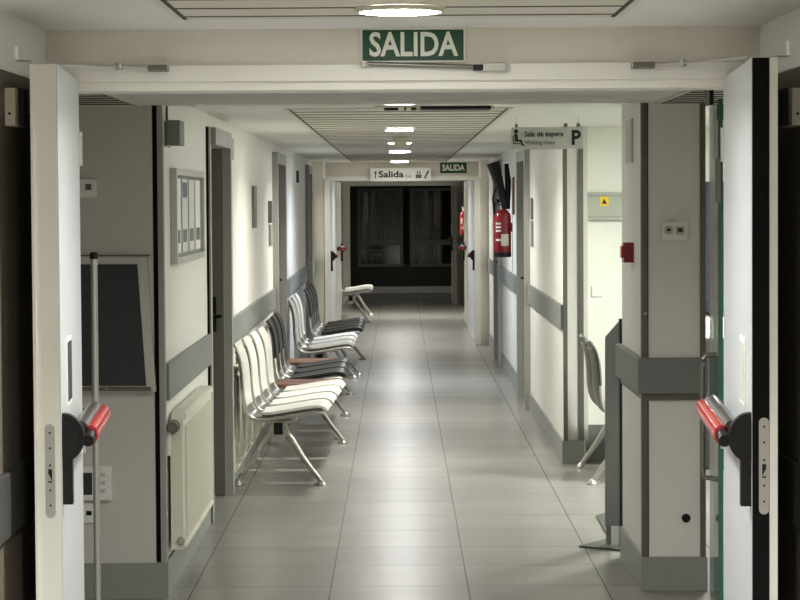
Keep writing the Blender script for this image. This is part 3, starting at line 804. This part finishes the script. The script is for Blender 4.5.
# pole
t = thing('steel_pole', (X(95.5, 8.9), 8.9, 0), 'slim steel pole with dark cap standing behind the left fire door', 'pole')
px_ = X(95.5, 8.9, 400)
MB().tube([(px_, 8.9, .012), (px_, 8.9, Z(259, 8.9, 95))], .0125, seg=16).build('tube', 'steel', t, True)
MB().lathe([(.015, 0), (.015, .02), (.011, .025)], (px_, 8.9, Z(259, 8.9, 95)), 'Z', 16).build('cap', 'black', t, True)
MB().lathe([(.12, 0), (.12, .008), (.03, .014), (.02, .03)], (px_, 8.9, 0), 'Z', 24).build('base', 'grey_metal', t, True)
# grey box high on the corridor corner
t = thing('wall_box', (-.97, 10.6, Z(146, 10.5)), 'small grey box high on the left wall at the corridor corner', 'box')
MB().box(X(167, 10.5), X(181, 10.5), 10.5, 10.72, Z(145, 10.5, 170), Z(120, 10.5, 170), .003).build('housing', 'rail', t)
MB().box(XL, X(167, 10.5), 10.49, 10.73, Z(145, 10.5), Z(120, 10.5)).build('back_plate', 'trim_dark', t)
MB().tube([(XL+.006, 10.55, Z(120, 10.5)), (XL+.006, 10.55, CE3)], .004, seg=8).build('cable', 'black', t)

# notice frame on left wall
ya, yb = 10.72, 12.25; zt, zb2 = 1.842, 1.415
t = thing('notice_frame', (XL, (ya+yb)/2, zb2), 'silver framed notice case with paper sheets on the left corridor wall', 'notice frame')
f = MB().box(XL, XL+.03, ya, ya+.045, zb2, zt).box(XL, XL+.03, yb-.045, yb, zb2, zt).box(XL, XL+.03, ya+.045, yb-.045, zb2, zb2+.03).box(XL, XL+.03, ya+.045, yb-.045, zt-.03, zt)
f.build('frame', 'steel', t)
MB().box(XL, XL+.01, ya+.045, yb-.045, zb2+.03, zt-.03).build('backing', 'rail', t)
nsh = 4; wd = (yb-ya-.09)/nsh
for k in range(nsh):
    a = ya+.045+wd*k+.05; b = a+wd-.08
    MB().box(XL+.01, XL+.013, a, b, zb2+.045, zt-.045).build('paper_sheet', ('white', 'paper', 'paper', 'white')[k], t)
    if k == 1: MB().box(XL+.013, XL+.014, a+.03, b-.03, zt-.13, zt-.06).build('blue_heading', 'blue', t)
    MB().box(XL+.013, XL+.0138, a+.04, b-.04, zb2+.09, zb2+.15).build('printed_block', 'ink_soft', t)

# thin plates along the walls
def plate(s, y0, y1, z0, z1, m, label, cat='wall sign', name='wall_sign', th=.018, group='small plates on the corridor walls'):
    xw = XL if s < 0 else XR; x1 = xw - s*th
    MB().box(min(xw, x1), max(xw, x1), y0, y1, z0, z1, .002).build(name, m, None, label=label, category=cat, group=group)
plate(-1, 16.65, 16.95, Z(227, 16.7), Z(185, 16.7), 'trim_dark', 'dark upright sign plate on the left wall above the nearest benches')
plate(-1, 18.7, 18.95, Z(222, 18.8), Z(200, 18.8), 'rail', 'small square grey plate left of the second grey door', th=.03)
plate(-1, 18.75, 19.0, Z(245, 18.8), Z(224, 18.8), 'frame_grey', 'grey plate below the small square plate left of the second grey door')
plate(-1, 14.35, 14.6, Z(158, 14.4), Z(137, 14.4), 'frame_grey', 'small grey plate high beside the first grey door', th=.02)
plate(-1, 23.9, 24.15, Z(182, 24), Z(170, 24), 'board_dark', 'small dark plate high on the left wall between second and third doors')
plate(1, 18.95, 19.25, Z(220, 19), Z(199, 19), 'rail', 'square grey plate beside the right-hand corridor door')
plate(1, 18.95, 19.25, Z(247, 19), Z(222, 19), 'frame_grey', 'taller grey plate below the square plate by the right-hand door')
plate(1, 22.0, 22.2, Z(215, 22.3), Z(178, 22.3), 'brown', 'narrow brown plate above the fire extinguisher on the right wall')
MB().box(XL-.003, XL+.022, 27.3, 27.9, 1.2, 1.8, .004).build('fire_cabinet', 'red', None, label='narrow red fire cabinet on the left wall before the distant doors', category='fire cabinet')

# ------------------------------------------------------------------ column items
cy = CY
device('thermostat', 661, 221.5, 687.5, 240.5, cy, .028, 'wide white thermostat with two fields on the right column', 'thermostat', screen=(675, 226, 684, 235, 'sign_grey'),
       extra=[('display', 677, 228, 682, 232, 'board_dark'), ('dial_label', 664, 226, 672, 234, 'cream_plastic'), ('button', 666, 228.5, 670, 231, 'ink_soft')])
MB().lathe([(.019, -.006), (.019, .003)], (X(686, cy, 518), cy, Z(518, cy, 686)), 'Y', 20).build('grommet', 'black', None, label='round black grommet low on the front of the right column', category='grommet')
t = thing('alarm_call_point', (1.04, 10.95, Z(262, 11)), 'red fire alarm call point on the side of the right column', 'alarm')
MB().box(1.0, 1.047, 10.82, 10.93, Z(262.5, 10.85, 626), Z(242.5, 10.85, 626), .003).build('housing', 'red', t)
MB().box(.99, 1.0, 10.84, 10.915, Z(258, 10.85, 626), Z(246, 10.85, 626), .002).build('call_button', 'red_gloss', t)
t = thing('wall_plaque', (1.05, 10.95, Z(165, 10.9)), 'upright plaque high on the side of the right column', 'plaque')
MB().box(1.036, 1.044, 10.83, 11.12, Z(164.5, 10.9), Z(120.5, 10.9)).build('plaque_frame', 'steel', t)
MB().box(1.034, 1.036, 10.85, 11.1, Z(163, 10.9), Z(122, 10.9)).build('plaque_panel', 'cream_plastic', t)
MB().lathe([(.006, -.004), (.006, .003)], (X(645, cy), cy-.012, Z(315, cy)), 'Y', 12).build('screw_cap', 'steel', None, label='round screw head on the dark corner trim of the right column', category='screw')

# grey floor stand (totem)
t = thing('floor_stand', (1.08, 11.9, 0), 'grey metal floor stand with notched base plate beside the right column', 'floor stand')
def fl(px, py):
    a, b = ray(px, py); z = -H/b; return (a*z, z)
pl = [fl(579, 547.5), fl(609.6, 540), fl(596, 517), fl(605, 514.5), fl(622, 520), fl(621, 551.5)]
MB().prism(pl, lambda a, b, c: (a, b, c), 0, .01).build('base_plate', 'stand_base', t)
yt = 11.75
pts = [(X(603, yt), Z(525, yt)), (X(603, yt), Z(337, yt)), (X(622, yt), Z(319, yt)), (X(622, yt), Z(525, yt))]
MB().prism([(X(605, yt, 420), Z(526, yt, 603)), (X(605.5, yt, 337), Z(337, yt, 603)), (X(619.5, yt, 321), Z(321, yt, 618)), (X(619.5, yt, 420), Z(526, yt, 618))], lambda a, b, c: (a, c, b), yt, yt+.03).build('board', 'totem', t)
MB().box(X(619.5, yt, 420), X(624, yt, 420), yt-.01, yt+.04, .01, Z(319, yt, 620)).build('edge_post', 'black', t)
MB().box(X(606, yt), X(611, yt), yt+.03, yt+.045, .01, Z(500, yt)).build('foot_strut', 'totem', t)

# ------------------------------------------------------------------ glass door on the right lobby side
p0 = Vector((X(720.5, 8.7), 8.7, 0)); p1 = Vector((X(711.5, 9.6), 9.6, 0))
t = thing('door_13', (p1.x, p1.y, 0), None, None, kind='structure')
d = (p1-p0).normalized(); nr = Vector((d.y, -d.x, 0))
def gb(m, u0, u1, w0, w1, z0, z1):
    m.prism([(u0, w0), (u1, w0), (u1, w1), (u0, w1)], lambda a, b, c: tuple(p0+d*a+nr*b+Vector((0, 0, c))), z0, z1); return m
Lg = (p1-p0).length
gb(MB(), .004, Lg, -.008, .008, .02, 2.05).build('glass_leaf', 'glass', t)
gb(MB(), 0, .004, -.009, .009, .02, 2.05).build('glass_edge', 'glass_edge', t)
gb(MB(), -.002, .14, -.014, .014, Z(121, 8.7), Z(106, 8.7)).build('patch_fitting', 'glass_edge', t)
gb(MB(), -.002, .1, -.02, .0, Z(205, 8.7), Z(160, 8.7)).build('lock_case', 'grey_metal', t)
hx = p0.x
MB().tube([(hx-.009, 8.74, Z(357.5, 8.7)), (hx-.03, 8.74, Z(357.5, 8.7)), (X(707, 8.7), 8.74, Z(358.5, 8.7)), (X(704.5, 8.7), 8.74, Z(362, 8.7)), (X(703.7, 8.7), 8.74, Z(368, 8.7)),
           (X(703.7, 8.7), 8.74, Z(470, 8.7)), (X(705, 8.7), 8.74, Z(480, 8.7)), (hx, 8.74, Z(483, 8.7))], .0095).build('door_handle', 'grey_metal', t, True)
MB().box(X(709, 8.9), X(713, 8.9), 8.88, 9.0, Z(107, 8.9), CE2).build('ceiling_bracket', 'black', t)

# ------------------------------------------------------------------ waiting room items
yw = 15.62
t = thing('cable_duct', (1.5, yw, Z(221, yw)), 'grey-green metal duct box with yellow warning sticker on the waiting room wall', 'duct box')
MB().box(1.2, 1.9, yw-.06, yw+.003, Z(221, yw), Z(193.5, yw), .003).build('duct_cover', 'duct', t)
MB().box(1.185, 1.9, yw-.064, yw-.06, Z(218.5, yw), Z(217.8, yw)).box(1.185, 1.9, yw-.064, yw-.06, Z(197.4, yw), Z(196.8, yw)).build('seam', 'rail', t)
st = MB().box(X(599.5, yw), X(608, yw), yw-.062, yw-.06, Z(207, yw), Z(197.8, yw)).build('warning_sticker', 'yellow', t)
cx, cz = X(603.7, yw), Z(202.8, yw)
o = MB().prism([(cx-.017, cz-.014), (cx+.017, cz-.014), (cx, cz+.018)], lambda a, b, c: (a, c, b), yw-.0632, yw-.062).build('warning_triangle', 'ink', None)
o.parent = st
device('light_switch', 591.5, 285.5, 603, 297, yw, .012, 'white square light switch on the waiting room wall', 'light switch', extra=[('rocker', 593.5, 287.5, 601, 295, 'white')])
t = thing('wall_cabinet', (2.2, 15.4, .95), 'navy blue cabinet glimpsed behind the glass door', 'cabinet')
MB().box(1.93, 2.7, 15.3, 15.62, .98, 1.8, .004).build('cabinet_body', 'navy', t)
MB().box(1.93, 2.7, 15.28, 15.3, .98, 1.8).build('cabinet_door', 'navy', t)
MB().box(1.9, 2.7, 15.1, 15.62, .82, .95, .01).build('printer', 'white', None, label='white printer on the dark low cupboard glimpsed behind the glass door', category='printer')
MB().box(1.85, 2.7, 15.1, 15.62, .0, .82, .01).build('low_cupboard', 'board_dark', None, label='dark low cupboard glimpsed behind the glass door below the navy cabinet', category='cupboard')

# ------------------------------------------------------------------ fire extinguishers
def extinguisher(x, y, z0, r, h, label, horn=True):
    t = thing('fire_extinguisher', (x, y, z0), label, 'fire extinguisher', group='fire extinguishers on the right wall')
    c = (x, y, z0)
    MB().lathe([(r*.9, 0), (r, .012), (r, h*.82), (r*.92, h*.9), (r*.6, h*.97), (r*.3, h)], c, seg=28).build('cylinder', 'red', t, True)
    MB().lathe([(r*.93, -.025), (r*1.02, -.02), (r*1.02, .02)], c, seg=28).build('foot_ring', 'black', t, True)
    m = MB()
    for k in range(9):      # paper label wraps the front
        pass
    n = 8; a0, a1 = -PI/2-.2, -PI/2+.75
    p = [(x+(r+.001)*math.cos(a0+(a1-a0)*k/n), y+(r+.001)*math.sin(a0+(a1-a0)*k/n)) for k in range(n+1)]
    q = [(x+(r-.002)*math.cos(a0+(a1-a0)*k/n), y+(r-.002)*math.sin(a0+(a1-a0)*k/n)) for k in range(n+1)]
    m.prism(p+q[::-1], lambda a, b, d: (a, b, d), z0+.08, z0+h*.45); m.build('label', 'cream_plastic', t)
    m = MB(); a0, a1 = -PI/2-.9, -PI/2-.2
    p = [(x+(r+.001)*math.cos(a0+(a1-a0)*k/n), y+(r+.001)*math.sin(a0+(a1-a0)*k/n)) for k in range(n+1)]
    q = [(x+(r-.002)*math.cos(a0+(a1-a0)*k/n), y+(r-.002)*math.sin(a0+(a1-a0)*k/n)) for k in range(n+1)]
    for f0, f1 in ((.5, .54), (.58, .62), (.66, .7), (.3, .34)): m.prism(p+q[::-1], lambda a, b, d: (a, b, d), z0+h*f0, z0+h*f1)
    m.build('label', 'sign_grey', t)
    MB().lathe([(.02, h), (.022, h+.04), (.03, h+.045), (.03, h+.06)], c, seg=16).build('valve', 'steel', t, True)
    MB().prism([(-.05, 0), (.02, -.01), (.02, .02), (-.05, .035)], lambda a, b, d: (x+a, y+d, z0+h+.06+b), -.012, .012).build('lever', 'black', t)
    MB().box(x+r*.6, XR+.003 if horn else 1.103, y-.03, y+.03, z0+h*.5, z0+h*.7, .003).build('wall_bracket', 'red', t)
    if horn:
        m = MB().tube([(x+.03, y-.02, z0+h-.0), (x+.0, y-.03, z0+h+.12), (x-.05, y-.035, z0+h+.3), (x-.085, y-.035, z0+h+.43)], [.04, .045, .062, .08], seg=16, flat=.8)
        m.tube([(x+.05, y-.0, z0+h+.0), (x+.055, y, z0+h+.25), (x+.04, y, z0+h+.42)], [.022, .03, .02], seg=10)
        m.build('discharge_horn', 'black', t, True)
        MB().tube([(x-.02, y-.02, z0+h+.04), (x-.07, y-.04, z0+h+.06), (x-.075, y-.045, z0+h-.05), (x-.09, y-.04, z0+h+.1), (x-.06, y-.04, z0+h+.2)], .008, seg=8).build('hose', 'black', t, True)
    return t
extinguisher(X(502.5, 22.5), 22.5, Z(255, 22.5), .08, .42, 'large red fire extinguisher with black horn on the right wall')
extinguisher(X(464, 35.5), 35.5, Z(236, 35.5), .06, .36, 'small distant red fire extinguisher beyond the right fire door', horn=False)

# ------------------------------------------------------------------ camera and world
cam = bpy.data.cameras.new('camera'); co = bpy.data.objects.new('camera', cam); COL.objects.link(co)
co.location = (0, 0, H)
co.matrix_world = Matrix.Translation((0, 0, H)) @ Matrix.Rotation(PI/2-TILT, 4, 'X') @ Matrix.Rotation(-ROLL, 4, 'Z')
cam.sensor_fit = 'HORIZONTAL'; cam.sensor_width = 36; cam.lens = 36*F/800
cam.clip_end = 200
sc = bpy.context.scene; sc.camera = co
w = bpy.data.worlds.new('world'); sc.world = w; w.use_nodes = True
w.node_tree.nodes['Background'].inputs[0].default_value = (.5, .5, .5, 1)
w.node_tree.nodes['Background'].inputs[1].default_value = 0.0
sc.view_settings.view_transform = 'Standard'; sc.view_settings.look = 'None'
sc.view_settings.gamma = 1; sc.view_settings.exposure = 2.45
for o in bpy.data.objects:
    if '_w' in o: del o['_w']
